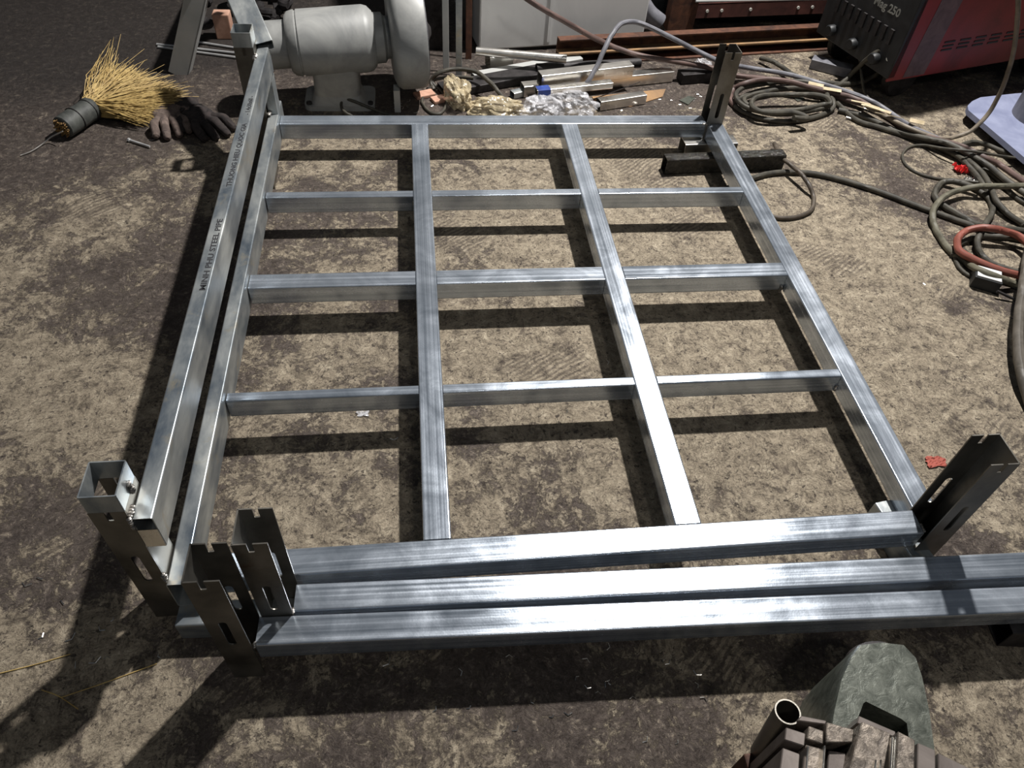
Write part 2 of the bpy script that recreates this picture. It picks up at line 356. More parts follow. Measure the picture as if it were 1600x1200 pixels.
tube('upright_stub', (-0.0310, 1.462, 0.1305), (-0.0310, 1.462, 0.2315), 0.050, 0.0295, GALV_DULL, fr, up=(1, 0, 0))
for args, yy in (((-0.0985, -0.0470, -0.056, 0.006, 1), 0), ((-0.0985, -0.0470, 1.417, 1.475, 1), 1),
                 ((1.2915, 1.3430, -0.060, 0.003, 1), 0), ((1.2885, 1.3400, 1.4135, 1.4745, 1), 1)):
    p = obj('corner_post', post_bm(*args), RAW, fr)
    if args[0] < 0:
        cx, cy = (args[0] + args[1]) / 2, (args[2] + args[3]) / 2
        tag(tube('post_cap', (cx, cy, PH + .0005), (cx, cy, PH + 0.040), args[3] - args[2], args[1] - args[0], GALV_DULL, fr, up=(1, 0, 0), wall=0.002, r=0.002), 'short square collar on top of a left post')
tag(tube('added_end_plate', (-0.0315, -0.0560, 0.2365), (-0.0315, -0.0560, 0.2840), 0.0010, 0.0290, BRIGHT, fr, up=(1, 0, 0), wall=.0004, r=.0003), 'bright plate added in the near end of the raised rail for its bright patch')  # plate added to give the bright patch inside the rail end
tube('raised_brace', (-0.036, 1.470, 0.3135), fy(350, -60, 1.78), 0.030, 0.072, GALV_DULL, fr, up=(1, 0, 0))
for p, d, r in (((-0.046, -0.045, 0.318), (0, 1, 0), .005), ((-0.045, -0.02, 0.345), (0, 0, 1), .005), ((-0.047, -0.058, 0.305), (0, 0, 1), .004), ((-0.047, -0.056, 0.14), (0, 0, 1), .005), ((-0.046, 1.418, 0.312), (0, 1, 0), .006),
             ((-0.040, 1.44, 0.137), (0, 1, 0), .006), ((m2[0] - .001, 1.047, .085), (0, 0, 1), .0022), ((1.288, 0.683, .068), (0, 0, 1), .004), ((1.292, 0.34, .075), (0, 0, 1), .003), ((m1[0] - .001, 1.044, .09), (0, 0, 1), .0022), ((m2[1], 0.738, .1), (0, 1, 0), .003),
             ((1.2915, -0.04, 0.112), (0, 1, 0), .003), ((1.29, 1.412, 0.112), (1, 0, 0), .004)):
    bm = bmesh.new(); bead(bm, p, r, 5, d); wobj('weld_bead', bm, WELD, fr, True)
def text(name, s, size, mat, mw, parent=None, sx=1.0, ext=0.0002):
    c = bpy.data.curves.new(name, 'FONT'); c.body = s; c.size = size; c.extrude = ext; c.resolution_u = 2; c.offset = size * 0.022
    o = bpy.data.objects.new(name, c); COL.objects.link(o); dg = bpy.context.evaluated_depsgraph_get(); dg.update()
    me = bpy.data.meshes.new_from_object(o.evaluated_get(dg)); bpy.data.objects.remove(o); me.materials.clear(); me.materials.append(mat)
    for v in me.vertices: v.co.x *= sx
    return link(name, me, parent, mw)
for s_, y_, sx in (('MINH PHU STEEL PIPE', 0.445, 1.72), ('THUONG HIEU QUOC GIA', 0.790, 1.62), ('- 1.4x30x60 -', 1.10, 1.25)):
    mw = M(((0, -1, 0, -0.0225), (1, 0, 0, y_), (0, 0, 1, 0.3132), (0, 0, 0, 1)))
    text('printed_lettering', s_, 0.0155, INK, mw, UR, sx * 0.88)

# ================================================================ two loose rails in front
for k, (bx0, by0, bx1, by1, px, lab) in enumerate(((0.158, -0.0926, 1.72, -0.1328, 0.108, 'long shiny rail between the grid frame and the nearest rail, slotted post at left end'),
                                                   (0.104, -0.1455, 1.68, -0.2005, 0.051, 'nearest of the long shiny square tube rails, slotted brown post at its left end'))):
    r = thing('long_rail', (bx0, by0, 0), lab, 'steel rail', 'long rails lying in front of the frame')
    tube('square_tube', (bx0, by0, cz), (bx1, by1, cz), 0.0480, 0.0495, GALV, r)
    a = math.atan2(by1 - by0, bx1 - bx0)
    for side in (0, 1):
        bm = post_bm(0, 0.050, -0.0300, 0.0300, -1 if side == 0 else 1)
        mw = M.Translation((px, by0 + 0.001, 0)) @ M.Rotation(a * .5, 4, 'Z') if side == 0 else M.Translation((bx1 + .001, by1, 0)) @ M.Rotation(a, 4, 'Z')
        obj('slotted_post', bm, RAW, r, mw)
    bm = bmesh.new(); bead(bm, (bx0 - .001, by0 - 0.022, T + .001), .003, 3, (0, 1, 0)); wobj('weld_bead', bm, WELD, r, True)

# ================================================================ spacers under the frame
def solo(o, label, cat, group=None): return tag(o, label, cat, group)
solo(tube('spacer_tube', (1.226, 1.412, 0.0285), (1.400, 1.420, 0.0285), 0.055, 0.055, BRIGHT, None), 'grey square tube offcut under the far right corner of the frame', 'spacer')
solo(tube('tarred_bar', (1.147, 1.322, 0.0265), (1.540, 1.345, 0.0265), 0.040, 0.052, TAR, None), 'black tar-crusted square bar under the right side of the frame', 'steel bar')
solo(tube('spacer_tube', (1.283, 0.052, 0.0305), (1.312, -0.140, 0.0305), 0.046, 0.059, GALV_DULL, None), 'grey square tube offcut under the near right corner of the frame', 'spacer')
solo(tube('spacer_tube', (-0.045, -0.078, 0.0265), (0.165, -0.086, 0.0265), 0.045, 0.052, GALV_DULL, None), 'grey tube offcut on the floor behind the two left slotted posts', 'spacer')
solo(tube('spacer_tube', (1.40, -0.205, 0.029), (1.56, -0.225, 0.029), 0.05, 0.056, DARK, None), 'dark tube offcut under the right end of the nearest rail', 'spacer')
bm = bmesh.new(); p = fl(425, 292, 0)
box(bm, (p.x - .055, p.y - .012, 0), (p.x + .010, p.y + .10, 0.05), None, .002); solo(wobj('spacer_block', bm, RAW), 'small brown steel block under the left rail near the far rungs', 'spacer')

# ================================================================ straw hand broom
hb = fl(92, 212, 0.0); b0 = fl(97, 200, .036); b1 = fl(142, 170, .036)
br = thing('hand_broom', (hb.x, hb.y, 0), 'straw hand broom with dark bound handle and wire hook, upper left on the floor', 'broom')
ax = (b1 - b0).normalized(); bm = bmesh.new()
prof = [(0, .028), (.004, .033), (.05, .034), (.1, .033), ((b1 - b0).length, .036), ((b1 - b0).length + .01, .030)]
mwx = axis_matrix(b0, b0 + ax * .001); mwx.translation = b0; lathe(bm, prof, mwx, 20)
wobj('handle', bm, plain('dark_bound_handle', (0.03, 0.032, 0.03), (0.09, 0.095, 0.085), 0.6, 0, 30), br, True)
bm = bmesh.new()
for k in range(150):
    a = random.uniform(0, 6.283); r = .027 * math.sqrt(random.random()); sd = ax.cross(V((0, 0, 1))).normalized(); q = b0 + sd * r * math.cos(a) + V((0, 0, 1)) * r * math.sin(a) - ax * random.uniform(0.002, .008)
    sweep(bm, [q, q + ax * .015], .0016, 4)
wobj('cut_straw_end', bm, plain('brown_straw', (0.10, 0.05, 0.015), (0.34, 0.20, 0.06), .8), br)
bm = bmesh.new()
for t_ in (.45, .9):
    c = b0.lerp(b1, t_); sd = ax.cross(V((0, 0, 1))).normalized()
    sweep(bm, [c + (sd * math.cos(a) + V((0, 0, 1)) * math.sin(a)) * .0355 for a in [i * math.pi / 12 for i in range(25)]], .0015, 5)
wobj('binding_wire', bm, DARK, br, True)
bm = bmesh.new(); sweep(bm, smoothpath([fl(98, 205, .045), fl(80, 214, .02), fl(68, 224, .006), fl(50, 236, .004), fl(32, 243, .004)]), .002, 6); wobj('wire_hook', bm, BRIGHT, br, True)
bm = bmesh.new(); B = b1 + ax * .0
def straw(q0, q1, r=.0016, bend=.02):
    md = q0.lerp(q1, .55) + V((random.uniform(-bend, bend), random.uniform(-bend, bend), random.uniform(-.2 * bend, bend)))
    sweep(bm, [q0, md, q1], [r, r * .8, r * .35], 3, False)
sd = ax.cross(V((0, 0, 1))).normalized()
for k in range(1500):
    a = random.uniform(0, 6.283); rr = .028 * math.sqrt(random.random()); q0 = B + sd * rr * math.cos(a) + V((0, 0, 1)) * rr * math.sin(a) * .9
    t_ = random.random() ** .8; lo = fl(232, 200, .006); hi = fl(186, 106, .03); far = fl(290, 146, .03)
    tip = (lo.lerp(far, t_ / .55) if t_ < .55 else far.lerp(hi, (t_ - .55) / .45)) + V((random.gauss(0, .012), random.gauss(0, .016), 0))
    tip.z = abs(random.gauss(0, 1)) * .028 + .006; L_ = random.uniform(.80, 1.06)
    straw(q0, q0 + (tip - q0) * L_, random.uniform(.0011, .0021), .012)
for k in range(210):
    q0 = B + V((random.uniform(-.02, .02), random.uniform(-.02, .02), random.uniform(-.005, .03)))
    u = random.uniform(150, 232); v = 80 - 45 * math.exp(-((u - 190) / 16) ** 2) + random.uniform(-8, 34); z = random.uniform(.03, .13)
    tip = fl(u, max(v, 30), z) if random.random() < .25 else fl(random.uniform(165, 245), random.uniform(88, 125), random.uniform(.02, .08))
    if k % 9: tip = q0 + (tip - q0) * random.uniform(.5, .95)
    straw(q0, tip, .0013, .02)
tag(wobj('bristles', bm, STRAW, br), kind='stuff')
# ================================================================ work gloves
def glove(name, c, rz, label, mat, flip=1, s=1.0):
    g = thing(name, (c.x, c.y, 0), label, 'glove', 'work gloves by the broom', rz)
    mw = M.Translation((c.x, c.y, 0)) @ M.Rotation(rz, 4, 'Z') @ M.Diagonal((s, s * flip, s, 1))
    bm = bmesh.new(); r = bmesh.ops.create_icosphere(bm, subdivisions=3, radius=1)
    for v in r['verts']:
        q = v.co.copy(); v.co = V((q.x * .060, q.y * .046, .020 + q.z * .019)) + V((0, 0, .006 * noise.noise(q * 2.3) )); v.co.z = max(v.co.z, .002)
    sweep(bm, smoothpath([(-.04, 0, .02), (-.075, .002, .018), (-.10, -.004, .02)], 4), [.04, .038, .037, .038, .04, .041, .042, .043, .044], 14, True, .42)
    for y, L_, d in ((-.034, .050, -.35), (-.012, .068, -.1), (.012, .066, .12), (.034, .052, .36)):
        sweep(bm, smoothpath([(.035, y * .85, .020), (.07, y + d * .03, .026), (.07 + L_ * .6, y + d * L_ * .7, .018), (.07 + L_, y + d * L_ * .9, .010)], 4), [.014] * 5 + [.013] * 4 + [.0115] * 3 + [.006], 10)
    sweep(bm, smoothpath([(-.02, .035, .018), (.01, .065, .022), (.045, .082, .012)], 4), [.016] * 5 + [.013] * 3 + [.008], 10)
    for v in bm.verts: v.co.z = max(v.co.z + .004 * noise.noise(v.co * 35), .001)
    o = obj('glove_body', bm, mat, g, mw, True); return g
glove('work_glove', fl(262, 182, .01), -1.25, 'crumpled grey-brown cotton glove with fingers spread below the broom', CLOTH)
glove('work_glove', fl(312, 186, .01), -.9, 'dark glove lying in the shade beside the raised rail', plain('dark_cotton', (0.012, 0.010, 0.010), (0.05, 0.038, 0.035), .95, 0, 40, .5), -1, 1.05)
# bolt
p0, p1 = fl(203, 219, .006), fl(234, 229, .006); b = thing('steel_bolt', (p0.x, p0.y, 0), 'short bright bolt lying in front of the gloves', 'bolt')
bm = bmesh.new(); sweep(bm, [p0, p1], .0035, 10); wobj('shank', bm, PALE, b, True)
bm = bmesh.new(); d_ = (p0 - p1).normalized(); sweep(bm, [p0, p0 + d_ * .006], .0062, 6); wobj('bolt_head', bm, PALE, b)

# ================================================================ bench grinder
gy = 1.765
g = thing('bench_grinder', (0.14, gy, 0), 'grey cast bench grinder with round motor body and guarded wheel, behind the frame', 'grinder')
gx = V((1, 0.10, 0.035)).normalized(); gc = V((0.133, gy + .005, 0.200)); mg = axis_matrix(gc, gc + gx * .001); mg.translation = gc
bm = bmesh.new(); lathe(bm, [(-.135, .05), (-.140, .082), (-.130, .093), (-.110, .098), (-.109, .094), (-.103, .094), (-.102, .098), (.100, .100), (.116, .095), (.130, .080), (.131, .055)], mg, 48); wobj('motor_body', bm, CASTING, g, True)
bm = bmesh.new(); lathe(bm, [(-.232, .035), (-.240, .062), (-.230, .071), (-.130, .071), (-.128, .04)], mg, 40); wobj('left_bearing_housing', bm, CASTING, g, True)
bm = bmesh.new(); lathe(bm, [(.126, .05), (.128, .076), (.158, .075), (.166, .064), (.192, .062), (.193, .045)], mg, 40); wobj('right_bearing_housing', bm, CASTING, g, True)
bm = bmesh.new(); lathe(bm, [(.178, .05), (.179, .135), (.187, .158), (.203, .170), (.268, .172), (.284, .166), (.286, .154), (.278, .148), (.277, .05)], mg @ M.Translation((0, .0, .012)), 56); wobj('wheel_guard', bm, CASTING, g, True)
bm = bmesh.new(); lathe(bm, [(.2765, .03), (.277, .144), (.290, .144), (.2905, .03)], mg @ M.Translation((0, .0, .012)), 48); wobj('grinding_wheel', bm, GRIND, g, True)
bm = bmesh.new(); lathe(bm, [(.2905, .012), (.291, .035), (.300, .033), (.313, .012)], mg @ M.Translation((0, .0, .012)), 20); wobj('spindle_nut', bm, DARK, g, True)
bm = bmesh.new()
for (z0, hw0, hd0), (z1, hw1, hd1) in (((0.016, .088, .062), (.045, .074, .056)), ((.045, .074, .056), (.165, .072, .055))):
    vs = []
    for z, hw, hd in ((z0, hw0, hd0), (z1, hw1, hd1)):
        vs.append([bm.verts.new((0.132 + a * 1.0, gy + b_ - 0.004, z)) for a, b_ in rrect(hw * 2, hd * 2, .022, 4)])
    n_ = len(vs[0])
    for k in range(n_): bm.faces.new((vs[0][k], vs[0][(k + 1) % n_], vs[1][(k + 1) % n_], vs[1][k]))
    bm.faces.new(vs[0][::-1]); bm.faces.new(vs[1])
wobj('pedestal', bm, CASTING, g, True)
bm = bmesh.new(); plate(bm, [(0.135 + a, gy + .005 + b_) for a, b_ in rrect(.23, .145, .025, 4)], [], .016, M.Identity(4)); wobj('base_plate', bm, CASTING, g)
bm = bmesh.new(); box(bm, (.315, gy - .075, .0), (.335, gy - .03, .075)); wobj('tool_rest', bm, GREYP, g)
for q in ((.036, gy - .05), (.236, gy - .05)):
    bm = bmesh.new(); sweep(bm, [V((q[0], q[1], .016)), V((q[0], q[1], .024))], .009, 6); wobj('base_bolt', bm, DARK, g)

# ================================================================ stand with two legs, rods
st = thing('folding_stand', (-.42, 1.95, 0), 'grey steel stand with splayed flat legs behind the broom', 'stand')
def angle_leg(name, a, b, w1, facing, mat):
    bm = bmesh.new(); L_ = (b - a).length
    box(bm, (-L_ / 2, -w1 / 2, -.002), (L_ / 2, w1 / 2, .002)); box(bm, (-L_ / 2, -w1 / 2, -.04), (L_ / 2, -w1 / 2 + .004, .002))
    return obj(name, bm, mat, st, axis_matrix(a, b, facing))
angle_leg('leg', fy(278, 118, 1.95), fy(318, -60, 1.98) , .064, (0, -1, .35), GREYP)
angle_leg('leg', fl(330, -70, 0), fy(330, -75, 1.99), .064, (0, -1, .35), GREYP)
bm = bmesh.new(); sweep(bm, [fy(318, -62, 1.975), fy(318, -62, 1.975) + V((.14, .25, .02))], .014, 10); wobj('top_bar', bm, GREYP, st, True)
for a, b, lab in (((245, 69), (362, 82), 'upper bright thin steel rod behind the stand leg'), ((247, 73), (364, 89), 'lower bright thin steel rod behind the stand leg'), ((300, 64), (363, 74), 'shortest thin steel rod, farthest behind the stand leg')):
    pa, pb = fl(*a, .006), fl(*b, .006); pb = pa + (pb - pa) * 1.6
    bm = bmesh.new(); sweep(bm, [pa, pb], .0042, 8); solo(wobj('steel_rod', bm, PALE, None, True), lab, 'steel rod', 'thin rods on the floor')

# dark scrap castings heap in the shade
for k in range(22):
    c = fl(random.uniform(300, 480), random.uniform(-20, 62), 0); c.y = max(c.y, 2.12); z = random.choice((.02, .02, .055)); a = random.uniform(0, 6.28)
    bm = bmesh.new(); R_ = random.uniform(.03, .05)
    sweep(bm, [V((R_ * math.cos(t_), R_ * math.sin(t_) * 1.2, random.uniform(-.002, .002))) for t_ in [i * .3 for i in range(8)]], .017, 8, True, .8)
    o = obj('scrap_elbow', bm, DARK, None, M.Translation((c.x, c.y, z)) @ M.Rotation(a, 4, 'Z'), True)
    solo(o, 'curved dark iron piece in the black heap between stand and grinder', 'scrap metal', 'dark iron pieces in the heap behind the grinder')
bm = bmesh.new(); p = fl(352, 62, 0); box(bm, (p.x - .03, p.y, 0), (p.x + .03, p.y + .05, .09), None, .004); solo(wobj('brick_piece', bm, STONE), 'orange-pink brick piece beside the far left post', 'brick')

# ================================================================ cabinet, strips behind
bm = bmesh.new(); A = fl(748, 84, 0); B_ = fl(1000, 62, 0); B_.y = A.y + .10
cb = thing('metal_cabinet', ((A.x + B_.x) / 2, A.y + .3, 0), 'large light grey sheet-metal cabinet behind the scrap pile, cut by the top of the photo', 'cabinet')
ang = math.atan2(B_.y - A.y, B_.x - A.x); Wc = (B_ - A).length; mc = M.Translation((A.x, A.y, 0)) @ M.Rotation(ang, 4, 'Z')
box(bm, (0, 0, .012), (Wc, .45, 1.0), None, .006); obj('body', bm, CABP, cb, mc)
bm = bmesh.new(); box(bm, (.01, .01, 0), (Wc - .01, .44, .012)); obj('plinth', bm, DARK, cb, mc)
bm = bmesh.new(); box(bm, (Wc * .40, -.004, .03), (Wc * .40 + .012, 0.001, .98)); obj('panel_seam', bm, CABP, cb, mc)
bm = bmesh.new(); box(bm, (.04, -.003, .95), (Wc - .04, .001, .965)); obj('door_lip', bm, CABP, cb, mc)
for (u, v, u2, wd, mat, lab) in ((697, 112, 705, .022, GREYP, 'grey flat steel strip standing upright right of the grinder wheel'), (717, 118, 727, .022, GALV_DULL, 'pale worn flat strip standing upright next to the grey strip'), (732, 92, 742, .022, RUST, 'brown rusty strip standing upright left of the cabinet')):
    a = fl(u, v, 0); bm = bmesh.new(); box(bm, (-wd / 2, -.003, 0), (wd / 2, .003, .75), None, .001)
    solo(obj('flat_strip', bm, mat, None, M.Translation(a) @ M.Rotation(-.06, 4, 'X')), lab, 'steel strip', 'upright strips by the cabinet')
# dark sheet leaning behind the grinder wheel
bm = bmesh.new(); box(bm, (0.40, 2.16, 0), (0.515, 2.19, .8)); solo(wobj('leaning_sheet', bm, DARK), 'dark sheet standing behind the grinder wheel', 'metal sheet')
bm = bmesh.new(); box(bm, (0.575, 2.24, 0), (0.635, 2.4, .8)); solo(wobj('dark_column', bm, BLACKP), 'black upright column at the left edge of the grey cabinet', 'column')

# ================================================================ scrap pile
def bar(u0, v0, u1, v1, z, w_, h_, mat, lab, kind='tube_offcut', solid=False, grp='tube offcuts in the scrap pile'):
    a, b = fl(u0, v0, z), fl(u1, v1, z); a.z = b.z = z
    if solid:
        bm = bmesh.new(); L_ = (b - a).length; box(bm, (-L_ / 2, -w_ / 2, -h_ / 2), (L_ / 2, w_ / 2, h_ / 2), None, .0015); o = obj(kind, bm, mat, None, axis_matrix(a, b))
    else: o = tube(kind, a, b, w_, h_, mat)
    return solo(o, lab, 'steel offcut', grp)
solo(pipe('steel_pipe', fl(744, 80, .075), fl(885, 92, .075), .015, BRIGHT), 'bright steel pipe lying in front of the cabinet', 'pipe')
bar(762, 95, 798, 90, .030, .05, .045, BRIGHT, 'short shiny square tube offcut at the left end of the pile')
bar(690, 142, 880, 106, .016, .075, .028, DARK, 'long dark flat channel lying below the bright pipe', 'steel_channel')
bar(740, 122, 905, 92, .015, .05, .026, GREYP, 'long dull grey flat bar lying behind the dark channel', 'flat_bar')
solo(pipe('steel_pipe', fl(838, 107, .035), fl(1000, 98, .035), .017, DARK), 'dark mottled round pipe on the scrap pile', 'pipe')
bar(843, 124, 985, 108, .070, .045, .045, BRIGHT, 'shiny square tube offcut on top of the pile behind the blue tape')
bar(816, 140, 1048, 116, .022, .042, .040, BRIGHT, 'longest shiny square tube offcut in front of the pile')
bar(838, 143, 955, 131, .058, .032, .022, BRIGHT, 'pale narrow tube offcut with blue tape on its left end')
a = fl(838, 143, .058); b = fl(955, 131, .058); d_ = (b - a).normalized(); bm = bmesh.new()
bmm = hollow(.045, rrect(.0335, .0235, .003), rrect(.0322, .0222, .002)); o = obj('blue_tape', bmm, BLUE, None, axis_matrix(a + d_ * .002, a + d_ * .045)); solo(o, 'band of blue tape round the pale offcut', 'tape'); bm.free()
bar(935, 163, 1006, 152, .018, .036, .034, BRIGHT, 'shiny square tube offcut nearest the frame, right of the clear bag')
bar(800, 148, 842, 138, .012, .03, .022, GALV_DULL, 'small grey offcut left of the blue tape')
bm = bmesh.new(); q = [fl(*c, 0) for c in ((925, 152), (1040, 140), (1035, 152), (985, 168), (930, 165))]
plate(bm, [(p.x, p.y) for p in q], [], .003, M.Identity(4)); solo(wobj('rusty_plate', bm, RUSTP), 'thin orange-brown rusty plate under the offcuts', 'steel plate')
bm = bmesh.new(); q = [fl(*c, 0) for c in ((1061, 158), (1076, 151), (1086, 154), (1075, 165))]
plate(bm, [(p.x, p.y) for p in q], [], .004, M.Identity(4)); solo(wobj('plate_chip', bm, GREEN), 'small greenish-grey metal chip behind the far tube', 'metal chip')
bm = bmesh.new(); q = [fl(*c, 0) for c in ((1237, 152), (1250, 150), (1258, 156), (1246, 159))]
plate(bm, [(p.x, p.y) for p in q], [], .003, M.Identity(4)); solo(wobj('plate_chip', bm, GREEN), 'small dark metal chip inside the cable coil', 'metal chip')
bar(1268, 96, 1330, 112, .02, .05, .035, HOSEG, 'dull grey flat bar on the floor left of the red machine', 'flat_bar', True, None)
bar(1062, 120, 1110, 116, .02, .05, .035, DARK, 'dark square offcut behind the far right post', 'tube_offcut', True, None)
bm = bmesh.new(); sweep(bm, [fl(927, 155, .006), fl(985, 134, .05), fl(1000, 128, .05)], .0016, 5); solo(wobj('thin_wire', bm, DARK), 'thin dark wire leaning on the offcuts', 'wire')
for u, v in ((663, 150), (690, 157)):
    bm = bmesh.new(); p = fl(u, v, 0); box(bm, (p.x - .035, p.y - .02, 0), (p.x + .035, p.y + .02, .012), M.Translation(p) @ M.Rotation(.4, 4, 'Z') @ M.Translation(-p), .003)
    solo(wobj('brick_chip', bm, STONE), ('left' if u < 680 else 'right') + ' one of two pinkish chips by the thin black cable loop', 'chip', 'pinkish chips in the cable loop')
# dark oily dust patches where the scrap lies: small swarf everywhere
bm = bmesh.new()
def swarf(u, v, n, s, z=0):
    for k in range(n):
        p = fl(u + random.gauss(0, s), v + random.gauss(0, s * .5), .001); a = random.uniform(0, 6.28); L_ = random.uniform(.004, .012)
        sweep(bm, [p, p + V((math.cos(a), math.sin(a), .15)) * L_, p + V((math.cos(a + .6), math.sin(a + .6), .1)) * L_ * 1.7], .0009, 3)
for a in ((1020, 165, 20, 30), (1080, 150, 10, 14), (620, 170, 14, 20), (950, 172, 10, 14), (300, 190, 8, 40), (900, 1060, 12, 90), (1000, 1100, 8, 80), (120, 950, 8, 60), (180, 1030, 4, 60), (700, 1110, 6, 80), (1350, 175, 10, 12), (1300, 470, 5, 100), (760, 620, 4, 160)): swarf(*a)
tag(solo(wobj('swarf', bm, BRIGHT), 'scattered bright metal shavings on the concrete', 'metal shavings'), kind='stuff')
# plastic bags
def bag(name, pts, mat, lab, seed):
    bm = bmesh.new(); r = bmesh.ops.create_icosphere(bm, subdivisions=5, radius=1)
    c, rx, ry, rz, rot = pts
    for v in r['verts']:
        q = v.co.copy(); k = .9 + .40 * noise.noise(q * 1.5 + V((seed, 0, 0))) + .42 * abs(noise.noise(q * 2.6 + V((0, seed, 0)))) + .07 * abs(noise.noise(q * 9))
        v.co = V((q.x * rx * k, q.y * ry * k, q.z * rz * k)); v.co.z = max(v.co.z, -rz * .6)
    mw = M.Translation((c.x, c.y, rz * .6)) @ M.Rotation(rot, 4, 'Z'); return solo(obj(name, bm, mat, None, mw, False), lab, 'plastic bag')
bag('plastic_bag', (fl(715, 148, .03), .075, .040, .050, 1.9), FILMY, 'crumpled yellowish plastic film standing left in the litter by the cable loop', 3)
bag('plastic_bag', (fl(775, 168, .02), .095, .040, .032, -.15), FILMY, 'crumpled yellowish plastic bag behind the far tube', 8)
bag('plastic_bag', (fl(845, 168, .02), .070, .045, .034, .3), FILMC, 'clear plastic bag beside the yellowish bag', 5)
bag('plastic_bag', (fl(895, 163, .03), .080, .050, .045, -.4), FILMC, 'larger clear plastic bag under the grey hose end', 11)
bag('plastic_bag', (fl(1098, 98, .02), .03, .02, .02, -.4), FILMC, 'small clear film scrap beside the far right post', 15)

# ================================================================ rusty steel beam and rack
a, b = fl(870, 97, 0), fl(1310, 72, 0)
rb = thing('rusty_channel', (a.x, a.y, 0), 'long rusty brown steel channel on the floor behind the pile', 'steel channel')
d_ = b - a; L_ = d_.length; mw = axis_matrix(a, b); mw.translation = (a + b) / 2
for nm, lo, hi in (('web', (-L_ / 2, 0.02, 0), (L_ / 2, 0.025, .085)), ('top_flange', (-L_ / 2, -.012, .080), (L_ / 2, .025, .086)), ('bottom_flange', (-L_ / 2, -.035, 0), (L_ / 2, .02, .006)), ('middle_ledge', (-L_ / 2, -.022, .034), (L_ / 2, .020, .041))):
    bm = bmesh.new(); box(bm, lo, hi, None, .001); obj(nm, bm, RUSTP if nm == 'middle_ledge' else RUST, rb, mw)
a, b = fl(1030, 70, 0), fl(1300, 60, 0); a.y = b.y = 2.42
rk = thing('storage_rack', ((a.x + b.x) / 2, 2.42, 0), 'dark red-brown steel rack holding drilled channels behind the cables', 'rack')
for x, w_, mat in ((1.465, .11, RUST), (2.16, .07, REDP)):
    bm = bmesh.new(); box(bm, (x - w_ / 2, 2.34, 0), (x + w_ / 2, 2.40, 1.0), None, .003); wobj('upright', bm, plain('dull_red_paint', (0.07, 0.02, 0.022), (0.15, 0.04, 0.045), .55) if mat is REDP else RUST, rk)
for z, tilt in ((.06, .05), (.17, .05), (.29, .04)):
    bm = bmesh.new(); mwk = M.Translation((1.81, 2.36, z)) @ M.Rotation(-tilt, 4, 'Y')
    box(bm, (-.31, 0, 0), (.31, .006, .055)); box(bm, (-.31, 0, .052), (.31, .10, .058)); c = obj('drilled_channel', bm, PRIMER, rk, mwk)
    for q in (-.24, -.18, -.06, .14, .2):
        bm = bmesh.new(); sweep(bm, [V((q, -.004, .028)), V((q, .002, .028))], .006, 8); obj('rivet', bm, WHITEP, c, mwk)
for z in (.125, .235):
    bm = bmesh.new(); sweep(bm, [V((1.5, 2.33, z)), V((2.12, 2.33, z + .02))], .006, 8); wobj('grey_rod', bm, GREYP, rk, True)
bm = bmesh.new(); box(bm, (1.35, 2.46, 0), (3.2, 2.52, .9)); solo(wobj('black_sheet', bm, BLACKP), 'black metal sheet closing off the space behind the rack', 'panel')
bm = bmesh.new(); p = fl(1020, 30, 0); sweep(bm, smoothpath([fy(1003, 2, 2.33), fy(1015, 20, 2.33), fy(1032, 34, 2.33)]), .03, 12); solo(wobj('grey_duct', bm, HOSEG, None, True), 'short grey duct in the gap between cabinet and rack', 'duct')

# ================================================================ welding machine
zb = .09; A = fl(1385, 128, zb); Bw = fl(1600, 91, zb); ux = (Bw - A); ux.z = 0; ux.normalize(); uy = V((-ux.y, ux.x, 0))
wm = thing('welding_machine', (A.x + .3, A.y + .2, 0), 'red and black wheeled welding machine at the upper right', 'welder')
mw = M((ux, uy, V((0, 0, 1)))).transposed().to_4x4(); mw.translation = V((A.x, A.y, 0))
bm = bmesh.new(); box(bm, (.03, .005, zb), (.95, .40, .80), None, .004); obj('body', bm, BLACKP, wm, mw)
bm = bmesh.new(); plate(bm, [(0.0, zb), (.95, zb), (.95, .78), (.03, .78), (.012, .30)], [], .006, M(((1, 0, 0, 0), (0, 0, 1, 0), (0, 1, 0, 0), (0, 0, 0, 1)))); sp_ = obj('side_panel', bm, REDP, wm, mw)
for k in range(7):
    for j in range(3):
        bm = bmesh.new(); x = .20 + k * .075; z = .175 + j * .014; box(bm, (x, -.002, z), (x + .05, 0.001, z + .006), M.Shear('XY', 4, (0, 0)), 0); obj('louvre', bm, BLACKP, sp_, mw)
bm = bmesh.new(); plate(bm, [(.07, zb + .006), (.17, zb + .006), (.20, .5), (.10, .5)], [], .0008, M(((1, 0, 0, 0), (0, 0, 1, -.001), (0, 1, 0, 0), (0, 0, 0, 1)))); obj('grey_stripe', bm, plain('grey_stripe_paint', (0.10, 0.06, 0.07), (0.19, 0.12, 0.13), .5), sp_, mw)
bm = bmesh.new(); lathe(bm, [(0, .07), (.0015, .07)], M.Translation((.42, -.0015, .42)) @ M.Rotation(math.pi / 2, 4, 'Z'), 32); obj('round_sticker', bm, YELLOWP, sp_, mw)
bm = bmesh.new(); box(bm, (-.004, .0, zb + .01), (.03, .40, .78), None, .003); fp = obj('front_panel', bm, BLACKP, wm, mw)
for k in range(9):
    bm = bmesh.new(); box(bm, (-.010, .05 + k * .035, .20), (-.003, .066 + k * .035, .25), None, .001); obj('vent_rib', bm, DARK, fp, mw)
for k, y in enumerate((.08, .20, .32)):
    bm = bmesh.new(); lathe(bm, [(-.025, .016), (-.02, .020), (0, .020)], M.Translation((-.003, y, .14)), 20); obj('cable_socket', bm, BLACKP, fp, mw, True)
